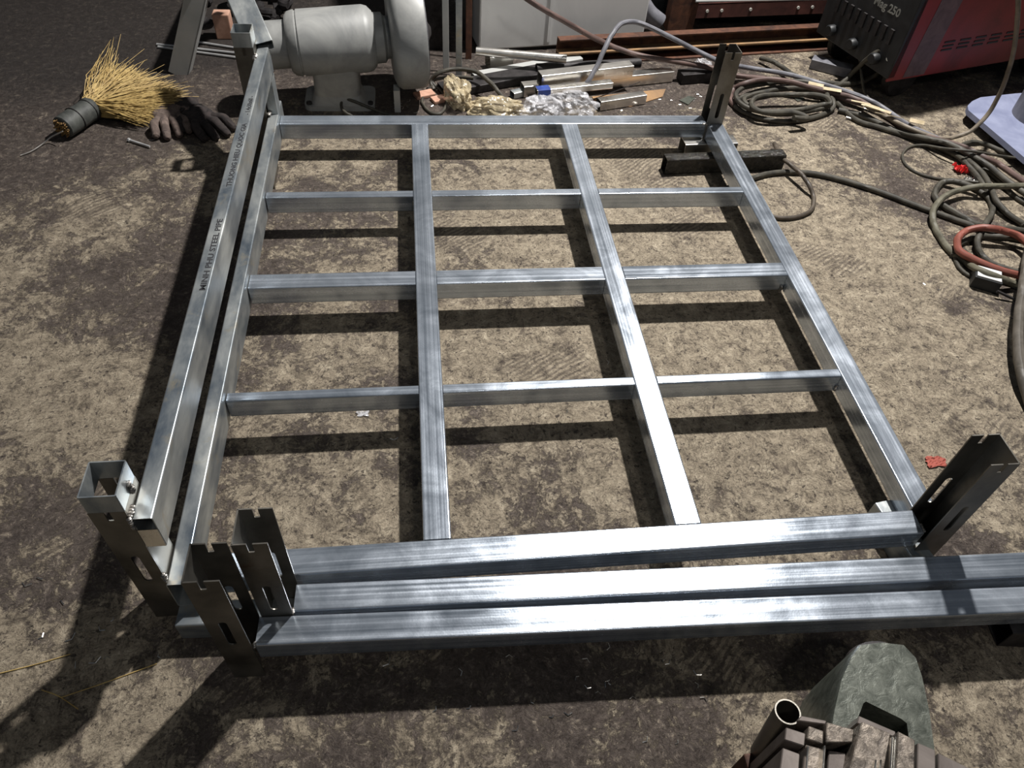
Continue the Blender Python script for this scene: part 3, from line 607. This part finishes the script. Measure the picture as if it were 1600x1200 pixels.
# front lettering reads from the left of the front panel: local -y direction is left-to-right
lp = M(((0, 0, -1, -.0045), (-1, 0, 0, .185), (0, 1, 0, .288), (0, 0, 0, 1)))
text('model_lettering', 'Mag 250', .037, plain('grey_marking', (0.22, 0.22, 0.20), (0.3, 0.3, 0.27), .6), mw @ lp, fp, 1.0)
for x, y in ((.12, .05), (.82, .05), (.12, .36), (.82, .36)):
    bm = bmesh.new(); lathe(bm, [(-.018, .030), (-.018, .066), (-.012, .072), (.012, .072), (.018, .066), (.018, .030)], M.Translation((x, y, .072)) @ M.Rotation(math.pi / 2, 4, 'Z'), 28); obj('wheel', bm, DARK, wm, mw, True)
# blue-grey base plate with column
pl = thing('machine_stand', (2.75, 1.65, 0), 'blue-grey floor plate carrying a round column, at the right edge', 'machine stand')
q = [fl(1512, 168, .05), fl(1524, 155, .05), fl(1545, 148, .05)]; c0 = fl(1512, 168, .05); far = fl(1545, 147, .05); nr = fl(1604, 246, .05)
pts = [fl(1513, 172, .05), fl(1512, 165, .05), fl(1519, 158, .05), fl(1532, 152, .05), fl(1586, 146, .05), fl(1700, 138, .05), fl(1760, 300, .05), fl(1604, 249, .05)]
bm = bmesh.new(); plate(bm, [(p.x, p.y) for p in pts], [], .018, M.Translation((0, 0, .032))); wobj('base_plate', bm, BLUEP, pl)
cc = fl(1628, 185, .05)
bm = bmesh.new(); r_ = (cc - fl(1583, 180, .05)).length; lathe(bm, [(0.0505, r_), (.9, r_ * .92)], M.Translation((cc.x, cc.y, 0)) @ M.Rotation(-math.pi / 2, 4, 'Y'), 32); wobj('column', bm, HOSEG, pl, True)
for p in (fl(1530, 172, .0), fl(1600, 235, 0), fl(1690, 160, 0)):
    bm = bmesh.new(); lathe(bm, [(0, .02), (.0315, .02)], M.Translation((p.x + .07, p.y + .02, 0)) @ M.Rotation(-math.pi / 2, 4, 'Y'), 14); wobj('rubber_foot', bm, RUBBER, pl, True)

# ================================================================ cables and hoses
def cable(name, pts, r, mat, lab, cat='cable', grp='cables heaped on the right', z0=None):
    P = []
    for p in pts:
        z = (p[2] if len(p) > 2 else (z0 if z0 is not None else 0)) + r
        P.append(fl(p[0], p[1], z))
    Q = smoothpath(P, 7)
    for i, q in enumerate(Q):
        q.z = max(q.z, r); q.x += .002 * noise.noise(V((i * .3, r * 900, 0)))
    bm = bmesh.new(); sweep(bm, Q, r, 9); return solo(wobj(name, bm, mat, None, True), lab, cat, grp)
C_ = cable
C_('grey_hose', [(903, 143, .02), (918, 128, .06), (932, 104, .10), (946, 74, .15), (957, 53, .18), (970, 38, .2), (985, 34, .2), (1005, 38, .19), (1045, 57, .15), (1090, 80, .10), (1130, 98, .07), (1170, 106, .04), (1230, 116, .03), (1290, 133, .03), (1350, 153, .03), (1385, 172, .02), (1420, 196, .02), (1450, 210, .02), (1475, 221, .02)], .0085, HOSEG, 'grey hose arching up from the clear bag and running right over the coil', 'hose')
C_('dark_hose', [(800, -20, .32), (835, 6, .27), (880, 32, .21), (930, 60, .13), (968, 77, .09), (1010, 89, .07), (1060, 97, .06), (1110, 106, .04), (1150, 118, .02), (1200, 124, .01), (1260, 137, .01), (1310, 152, .01), (1350, 163, .01)], .0095, HOSEB, 'brown rubber hose slanting down in front of the grey cabinet', 'hose')
C_('black_cable', [(678, 140, .0), (674, 126, .02), (688, 113, .05), (715, 108, .06), (745, 113, .06), (768, 131, .05), (786, 152, .03), (800, 160, .02)], .0075, RUBBER, 'black cable arching over the yellowish film by the grinder', grp=None)
C_('black_cable', [(740, 122, .03), (715, 120, .03), (690, 122, .03), (676, 128, .02), (690, 143, 0), (698, 160, 0), (690, 176, 0), (675, 177, 0), (662, 165, 0), (660, 152, 0), (668, 142, 0), (676, 134, .012)], .0052, RUBBER, 'thin black cable loop lying between grinder and film', grp=None)
C_('black_cable', [(552, 182, .012), (540, 176, .017), (533, 165, .018), (538, 155, .03), (552, 158, .03), (575, 167, .012), (600, 177, .0), (625, 184, .0)], .0048, RUBBER, 'short grinder lead curling at the foot of the grinder', grp=None)
# coil: turns as separate stretches of one cable
coil = []
for k, (cx, cy, rx, ry, z, a0, a1) in enumerate(((1228, 163, 80, 25, 0, 0, 360), (1232, 158, 70, 19, .014, 0, 360), (1222, 151, 72, 24, .024, 0, 360), (1236, 162, 62, 16, .034, 0, 300))):
    for j in range(0, 12):
        a = math.radians(a0 + (a1 - a0) * j / 12); coil.append((cx + rx * math.cos(a) , cy - ry * math.sin(a) + 2 * math.sin(3 * a + k), z))
C_('coiled_cable', [(1600, 352, 0), (1560, 322, 0), (1530, 280, .01), (1500, 246, .01), (1460, 228, 0), (1415, 212, 0), (1370, 198, 0), (1335, 186, 0)] + coil[1:] + [(1262, 185, .03), (1240, 184, .04)], .0088, RUBBER, 'thick olive-black cable coiled behind the far right corner, its tail running to the right edge', grp=None)
C_('cable_end', [(1188, 91, .01), (1205, 95, .02), (1222, 105, .02), (1240, 117, .02), (1262, 126, .015), (1290, 140, .01)], .0085, RUBBER, 'loose cable end pointing away above the coil')
C_('brown_cable', [(1148, 165, 0), (1141, 156, .0), (1146, 140, .01), (1165, 130, .04), (1195, 124, .045), (1235, 128, .045), (1275, 139, .035), (1330, 152, .02), (1355, 164, .02), (1385, 184, .015), (1425, 206, .015), (1500, 228, .03), (1538, 246, .03), (1560, 256, .02), (1580, 270, .02), (1604, 286, .02)], .0095, HOSEB, 'reddish brown cable along the top of the bundle to the right edge')
C_('black_cable', [(1310, 172, 0), (1350, 182, 0), (1395, 203, 0), (1450, 217, .02), (1475, 222, .03), (1500, 233, .03), (1527, 248, .025), (1550, 263, .02), (1575, 284, .02), (1606, 305, .02)], .0098, RUBBER, 'thickest dark cable of the bundle, straight to the right edge')
C_('black_cable', [(1460, 224, .0), (1498, 240, .01), (1520, 257, .02), (1537, 273, .02), (1549, 294, .02), (1557, 313, .02), (1575, 334, .01), (1606, 354, 0)], .0085, RUBBER, 'dark cable bending steeply down past the red foil')
C_('black_cable', [(1490, 232, .0), (1515, 248, .0), (1542, 267, .0), (1567, 287, .0), (1583, 305, .0), (1606, 320, 0)], .0075, RUBBER, 'dark cable between the steep one and the thickest one')
C_('thin_cable', [(1606, 249, .02), (1567, 244, .03), (1517, 236, .05), (1475, 232, .03), (1442, 227, .005), (1421, 230, 0), (1410, 242, 0), (1415, 257, 0), (1433, 270, 0), (1463, 279, 0), (1492, 281, 0), (1530, 285, .01)], .0045, RUBBER, 'thin black cable in a wide oval loop left of the bundle')
C_('black_cable', [(1500, 229, .02), (1509, 224, .02), (1523, 222, .02), (1543, 227, .015), (1567, 237, .01), (1592, 248, .0), (1610, 262, 0)], .0080, RUBBER, 'dark cable hugging the edge of the blue-grey plate')
C_('black_cable', [(1530, 296, .012), (1505, 287, .015), (1487, 283, .012), (1470, 287, 0), (1461, 300, 0), (1463, 312, 0), (1473, 321, 0), (1493, 333, 0), (1517, 347, .0), (1547, 357, .02), (1575, 358, .02), (1606, 362, .02)], .0098, RUBBER, 'thick black cable making the upper left loop below the red foil')
C_('olive_cable', [(1606, 290, .03), (1567, 291, .03), (1533, 291, .03), (1508, 295, .02), (1483, 303, .02), (1465, 317, .02), (1457, 337, .012), (1462, 358, 0), (1475, 380, 0), (1492, 398, 0), (1512, 412, .0), (1530, 422, .028), (1550, 430, .03), (1570, 438, .02), (1592, 447, .0)], .0095, plain('olive_rubber', (0.07, 0.065, 0.045), (0.15, 0.14, 0.10), .6), 'olive cable in the largest loop ending under the black clamp block')
C_('black_cable', [(1515, 290, 0), (1532, 300, 0), (1545, 311, .0), (1551, 324, .0), (1548, 337, .0), (1538, 352, .02), (1529, 369, .02), (1528, 387, .01), (1537, 402, .0), (1552, 413, .0), (1585, 424, 0), (1608, 428, 0)], .0088, RUBBER, 'black cable bending back inside the olive loop')
C_('long_cable', [(1125, 300, 0), (1150, 288, 0), (1180, 277, 0), (1205, 271, 0), (1235, 269, 0), (1275, 272, 0), (1325, 284, 0), (1375, 300, 0), (1425, 319, 0), (1475, 337, .0), (1500, 346, .0), (1540, 360, .0), (1575, 370, .0), (1608, 376, 0)], .0088, RUBBER, 'long single cable crossing the pale floor from the frame to the heap')
C_('red_hose', [(1610, 384, .03), (1592, 369, .03), (1570, 361, .035), (1550, 357, .04), (1530, 356, .035), (1508, 362, .025), (1497, 373, .02), (1496, 387, .02), (1507, 398, .02), (1525, 407, .02), (1550, 418, .02), (1575, 426, .02), (1608, 434, .02)], .0105, HOSER, 'brick-red rubber hose loop at the right edge', 'hose')
C_('black_cable', [(1489, 400, 0), (1491, 388, .0), (1507, 377, .0), (1533, 369, .0), (1567, 370, .01), (1608, 375, .02)], .0085, RUBBER, 'black cable running just inside the red hose loop')
C_('black_cable', [(1490, 398, 0), (1497, 415, .0), (1508, 427, .0), (1518, 432, 0)], .0055, RUBBER, 'thin black lead dropping to the clamp block')
C_('loose_cable', [(1210, 224, .012), (1215, 234, .016), (1224, 248, .03), (1238, 260, .03), (1252, 272, .03), (1264, 289, .02), (1271, 308, .0), (1269, 326, 0), (1252, 337, 0), (1228, 341, 0), (1205, 338, 0), (1180, 330, 0)], .0068, plain('brown_black_rubber', (0.04, 0.032, 0.024), (0.10, 0.08, 0.06), .55), 'short cable hooked over the end of the tarred bar', grp=None)
C_('hanging_cable', [(1590, -30, .52), (1591, 10, .45), (1588, 50, .37), (1581, 92, .28), (1567, 135, .19), (1548, 172, .11), (1522, 201, .05), (1496, 213, .02), (1470, 216, .02), (1430, 204, .03), (1380, 180, .03), (1352, 165, .035)], .0072, plain('tan_rubber', (0.12, 0.10, 0.075), (0.24, 0.20, 0.15), .55), 'tan cable hanging down in front of the blue-grey plate', grp=None)
C_('heavy_hose', [(1622, 330, .05), (1606, 400, .06), (1600, 440, .06), (1594, 480, .05), (1591, 520, .04), (1592, 555, .03), (1598, 590, .02), (1612, 640, .0)], .0125, plain('brown_grey_hose', (0.06, 0.052, 0.042), (0.13, 0.115, 0.095), .55), 'heavy dark hose curving down the right edge', 'hose', None)
C_('machine_lead', [(1375, 78, .16), (1360, 88, .13), (1343, 103, .07), (1328, 118, .02), (1312, 132, 0), (1290, 140, 0)], .0085, RUBBER, 'upper lead from the front of the red machine')
C_('machine_lead', [(1388, 92, .15), (1375, 112, .06), (1357, 124, .02), (1335, 131, .0), (1310, 131, 0), (1280, 127, 0)], .0085, RUBBER, 'lower lead curving from the front of the red machine')
C_('machine_lead', [(1340, 30, .18), (1342, 70, .12), (1345, 105, .07), (1350, 140, .02), (1362, 160, 0), (1375, 175, 0)], .005, RUBBER, 'thin lead hanging straight from the red machine')
# frayed tie of tape and paper round the bundle
TAPE = plain('cream_tape', (0.35, 0.28, 0.17), (0.6, 0.5, 0.34), .8)
for (u, v, s_) in ((1275, 132, .9), (1300, 140, 1.1), (1345, 160, 1.1), (1372, 170, 1.5), (1388, 180, 1.5), (1360, 166, 1), (1433, 190, .8)):
    p = fl(u, v, .05); a = random.uniform(-.9, -.3); bm = bmesh.new()
    box(bm, (-.03 * s_, -.008, -.001), (.03 * s_, .008, .001), M.Translation(p) @ M.Rotation(a, 4, 'Z') @ M.Rotation(random.uniform(-.5, .5), 4, 'X'))
    solo(wobj('tape_scrap', bm, TAPE), 'torn cream tape scrap stuck on the cable bundle right of the coil', 'tape', 'tape scraps on the cable bundle')
# clamp block
a, b = fl(1514, 448, 0), fl(1556, 460, 0); b.z = a.z = 0
cl = thing('clamp_block', ((a.x + b.x) / 2, a.y, 0), 'small black and silver steel block at the end of the olive cable', 'clamp')
dx = (b - a); L_ = dx.length; mw = axis_matrix(a, b); bm = bmesh.new(); box(bm, (-L_ / 2, 0, .0), (L_ / 2, .055, .036), None, .002); obj('body', bm, BLACKP, cl, mw)
for y0 in (.004, .032):
    bm = bmesh.new(); box(bm, (-L_ / 2 + .004, y0, .0362), (L_ / 2 - .004, y0 + .02, .0395), None, .001); obj('silver_plate', bm, CABP, cl, mw)
for k, (u0, v0, u1, v1) in enumerate(((1560, 440, 1592, 452), (1558, 455, 1590, 470))):
    bm = bmesh.new(); sweep(bm, [fl(u0, v0, .02), fl(u1, v1, .006)], .004, 8); wobj('prong', bm, DARK, cl, True)
p0, p1 = fl(1322, 183, .006), fl(1350, 192, .006); bm = bmesh.new(); sweep(bm, [p0, p0.lerp(p1, .5), p0.lerp(p1, .52), p1], [.0035, .0035, .006, .006], 10)
solo(wobj('steel_pin', bm, PALE, None, True), 'short bright stepped pin below the taped cable bundle', 'pin')
# red foil, red leaf-like scrap
def scrap(name, uv, mat, lab, cat, h=.012, s=1):
    c = fl(*uv, 0); bm = bmesh.new(); bmesh.ops.create_grid(bm, x_segments=10, y_segments=8, size=.5)
    for v in bm.verts:
        q = v.co.copy(); a = math.atan2(q.y, q.x); k = 1 + .45 * noise.noise(V((math.cos(a) * 1.7, math.sin(a) * 1.7, uv[0])))
        v.co = V((q.x * .055 * s * k, q.y * .036 * s * k, max(.0015, h * (.4 + noise.noise(V((q.x * 6, q.y * 6, uv[1])))))))
    e = bmesh.ops.extrude_face_region(bm, geom=bm.faces[:]); bmesh.ops.translate(bm, verts=[g_ for g_ in e['geom'] if isinstance(g_, bmesh.types.BMVert)], vec=(0, 0, -.0012))
    return solo(obj(name, bm, mat, None, M.Translation((c.x, c.y, 0.0015))), lab, cat)
scrap('foil_wrapper', (1500, 268), REDW, 'crumpled red foil wrapper beside the cable heap', 'wrapper', .03, 1.0)
scrap('foil_wrapper', (1515, 284), BRIGHT, 'crumpled silver foil next to the red wrapper', 'wrapper', .018, .7)
scrap('paper_scrap', (1461, 723), plain('dull_red_paper', (0.25, 0.05, 0.035), (0.40, 0.10, 0.07), .8), 'torn dull red scrap beside the near right post', 'paper scrap', .006, .75)
scrap('plastic_chip', (567, 647), FILMC, 'small clear plastic chip under the nearest left rung', 'plastic chip', .004, .45)
for (u, v) in ((259, 1026), (157, 1084)):
    bm = bmesh.new(); p = fl(u, v, 0); lathe(bm, [(0, .0068), (.0015, .0068)], M.Translation((p.x, p.y, 0)) @ M.Rotation(-math.pi / 2, 4, 'Y'), 16); 
# straws on the floor lower left
for pts, lab in ((((0, 1052), (60, 1037), (110, 1022)), 'faint dry straw at the left edge of the floor'), (((95, 1090), (160, 1068), (245, 1037)), 'long golden straw on the lower left floor'), (((65, 1078), (92, 1088), (122, 1108)), 'short golden straw crossing the long one')):
    bm = bmesh.new(); sweep(bm, smoothpath([fl(*p, .0015) for p in pts]), .0009, 5); solo(wobj('loose_straw', bm, STRAW), lab, 'straw', None)
cw = [fl(u, v, .003) for u, v in ((905, 1053), (920, 1068), (925, 1078))]

# ================================================================ casting and steel pieces, lower right
PIT0 = plain('brown_rough_iron', (0.03, 0.026, 0.024), (0.10, 0.085, 0.08), .5, .3, 40, .7, .003)
Hc = .20; top = [(1345, 1008), (1378, 1004), (1412, 1008), (1431, 1028), (1441, 1058), (1452, 1110), (1460, 1170), (1464, 1240), (1290, 1240), (1296, 1160), (1304, 1110), (1315, 1062), (1330, 1028)]
TP = [fl(u, v, Hc) for u, v in top]; cen = sum(TP, V()) / len(TP)
cs = thing('iron_casting', (cen.x, cen.y, 0), 'green-grey rounded iron casting with a square opening at the lower right', 'casting')
bm = bmesh.new(); hole = [fl(u, v, Hc) for u, v in ((1349, 1099), (1353, 1096), (1408, 1123), (1417, 1130), (1421, 1160), (1330, 1150))]
es = []; lo = []; vv = []
for loop in (TP, hole):
    lv = [bm.verts.new(p) for p in loop]; vv.append(lv); es += [bm.edges.new((lv[i], lv[(i + 1) % len(lv)])) for i in range(len(lv))]
bmesh.ops.triangle_fill(bm, use_beauty=True, edges=es)
for q in vv[0]: pass
ring = vv[0]; prev = ring
for dz, k in ((-.003, 1.018), (-.010, 1.034), (-.03, 1.045), (-Hc, 1.10)):
    cur = [bm.verts.new(V((cen.x + (p.x - cen.x) * k, cen.y + (p.y - cen.y) * k, Hc + dz))) for p in TP]
    for i in range(len(cur)): bm.faces.new((prev[i], prev[(i + 1) % len(cur)], cur[(i + 1) % len(cur)], cur[i]))
    prev = cur
hp = vv[1]; cur = [bm.verts.new(p.co + V((0, 0, -.15))) for p in hp]
for i in range(len(cur)): bm.faces.new((hp[i], cur[i], cur[(i + 1) % len(cur)], hp[(i + 1) % len(cur)]))
wobj('casting_body', bm, GREEN, cs, True)
# far boss of the casting
bm = bmesh.new(); q = fl(1376, 1004, .165); bmesh.ops.create_uvsphere(bm, u_segments=24, v_segments=12, radius=.042, matrix=M.Translation((q.x - .004, q.y - .012, .125)) @ M.Diagonal((1.0, .6, 1.1, 1)))
box(bm, (q.x - .03, q.y - .045, .0), (q.x + .03, q.y - .005, .13)); wobj('boss', bm, PIT0, cs, True)
# bits of steel leaning on it
def quadblock(pts, z, dz, mat, lab, nm='steel_piece'):
    P = [fl(u, v, z) for u, v in pts]; bm = bmesh.new(); a = [bm.verts.new(p) for p in P]; b = [bm.verts.new(p + V((0, 0, -dz))) for p in P]; n_ = len(P)
    bm.faces.new(a); bm.faces.new(b[::-1])
    for i in range(n_): bm.faces.new((a[i], b[i], b[(i + 1) % n_], a[(i + 1) % n_]))
    bmesh.ops.recalc_face_normals(bm, faces=bm.faces[:]); bmesh.ops.bevel(bm, geom=bm.edges[:], offset=.0012, segments=1, affect='EDGES')
    return solo(wobj(nm, bm, mat), lab, 'steel piece', 'steel pieces packed at the lower right')
PIT = plain('pitted_steel', (0.06, 0.05, 0.042), (0.30, 0.255, 0.21), .5, .5, 60, .9, .003); SM = plain('brown_grey_steel', (0.12, 0.10, 0.09), (0.22, 0.19, 0.17), .45, .4, 14, .2)
zt = .262
quadblock([(1228, 1136), (1259, 1146), (1257, 1166), (1226, 1156)], zt, .262, SM, 'small grey square steel piece at the left of the packed row')
quadblock([(1223, 1168), (1250, 1178), (1246, 1240), (1214, 1240)], zt, .262, SM, 'grey flat piece in front of the small square one')
quadblock([(1264, 1134), (1287, 1142), (1286, 1163), (1261, 1154)], zt + .004, .266, PIT, 'pitted square piece, second in the packed row')
quadblock([(1259, 1163), (1284, 1170), (1282, 1240), (1254, 1240)], zt, .262, PIT, 'pitted brown plate in front of the second piece')
quadblock([(1292, 1128), (1335, 1140), (1332, 1160), (1290, 1160)], zt + .004, .266, PIT, 'wider pitted piece in the middle of the packed row')
quadblock([(1295, 1172), (1322, 1176), (1316, 1240), (1290, 1240)], zt - .01, .252, SM, 'smooth brown plate below the wider pitted piece')
quadblock([(1347, 1127), (1392, 1146), (1374, 1240), (1318, 1240)], zt + .02, .282, PIT, 'largest pitted plate standing proud in front of the opening')
quadblock([(1252, 1118), (1292, 1126), (1290, 1132), (1246, 1126)], zt - .01, .252, SM, 'thin brown piece beside the pipe mouth')
quadblock([(1403, 1142), (1430, 1156), (1428, 1240), (1398, 1240)], zt + .012, .274, PIT, 'narrow pitted plate with bright edge, right of the largest one')
quadblock([(1434, 1160), (1462, 1172), (1462, 1240), (1432, 1240)], zt, .262, SM, 'smooth pinkish grey plate, second from the right of the row')
quadblock([(1466, 1176), (1535, 1210), (1560, 1240), (1466, 1240)], zt - .01, .252, SM, 'pale plate at the right end of the packed row')
quadblock([(1342, 1118), (1400, 1143), (1398, 1152), (1339, 1130)], zt - .02, .242, SM, 'brown bar lying across the casting opening')
for u, wh in ((1262, 'right of the small grey pieces'), (1288, 'left of the wider pitted piece'), (1394, 'left of the narrow pitted plate'), (1399, 'touching the narrow pitted plate'), (1376, 'on the right part of the largest plate'), (1368, 'on the middle of the largest plate')):
    quadblock([(u, 1164 if u < 1300 else 1150 if u > 1390 else 1185), (u + 3, 1165 if u < 1300 else 1151 if u > 1390 else 1186), (u - 2, 1240), (u - 6, 1240)], zt + .018 + (.01 if u > 1360 else 0), .06, BRIGHT, 'thin bright steel strip ' + wh, 'thin_strip')
pa = fl(1231, 1112, .245); pb = fl(1192, 1175, .10); pb = pa + (pb - pa).normalized() * .15
solo(pipe('pipe_stub', pa, pb, .0175, RAW, None, .002, 28), 'short brown pipe stub with its open mouth up, left of the packed pieces', 'pipe')
bm = bmesh.new(); q = fl(1200, 1185, .1); box(bm, (-.03, -.05, 0), (.03, .05, q.z), M.Translation((q.x - .005, q.y - .04, 0)), .003); solo(wobj('rusty_bracket', bm, RUST), 'dark rusty block carrying the pipe stub', 'bracket')
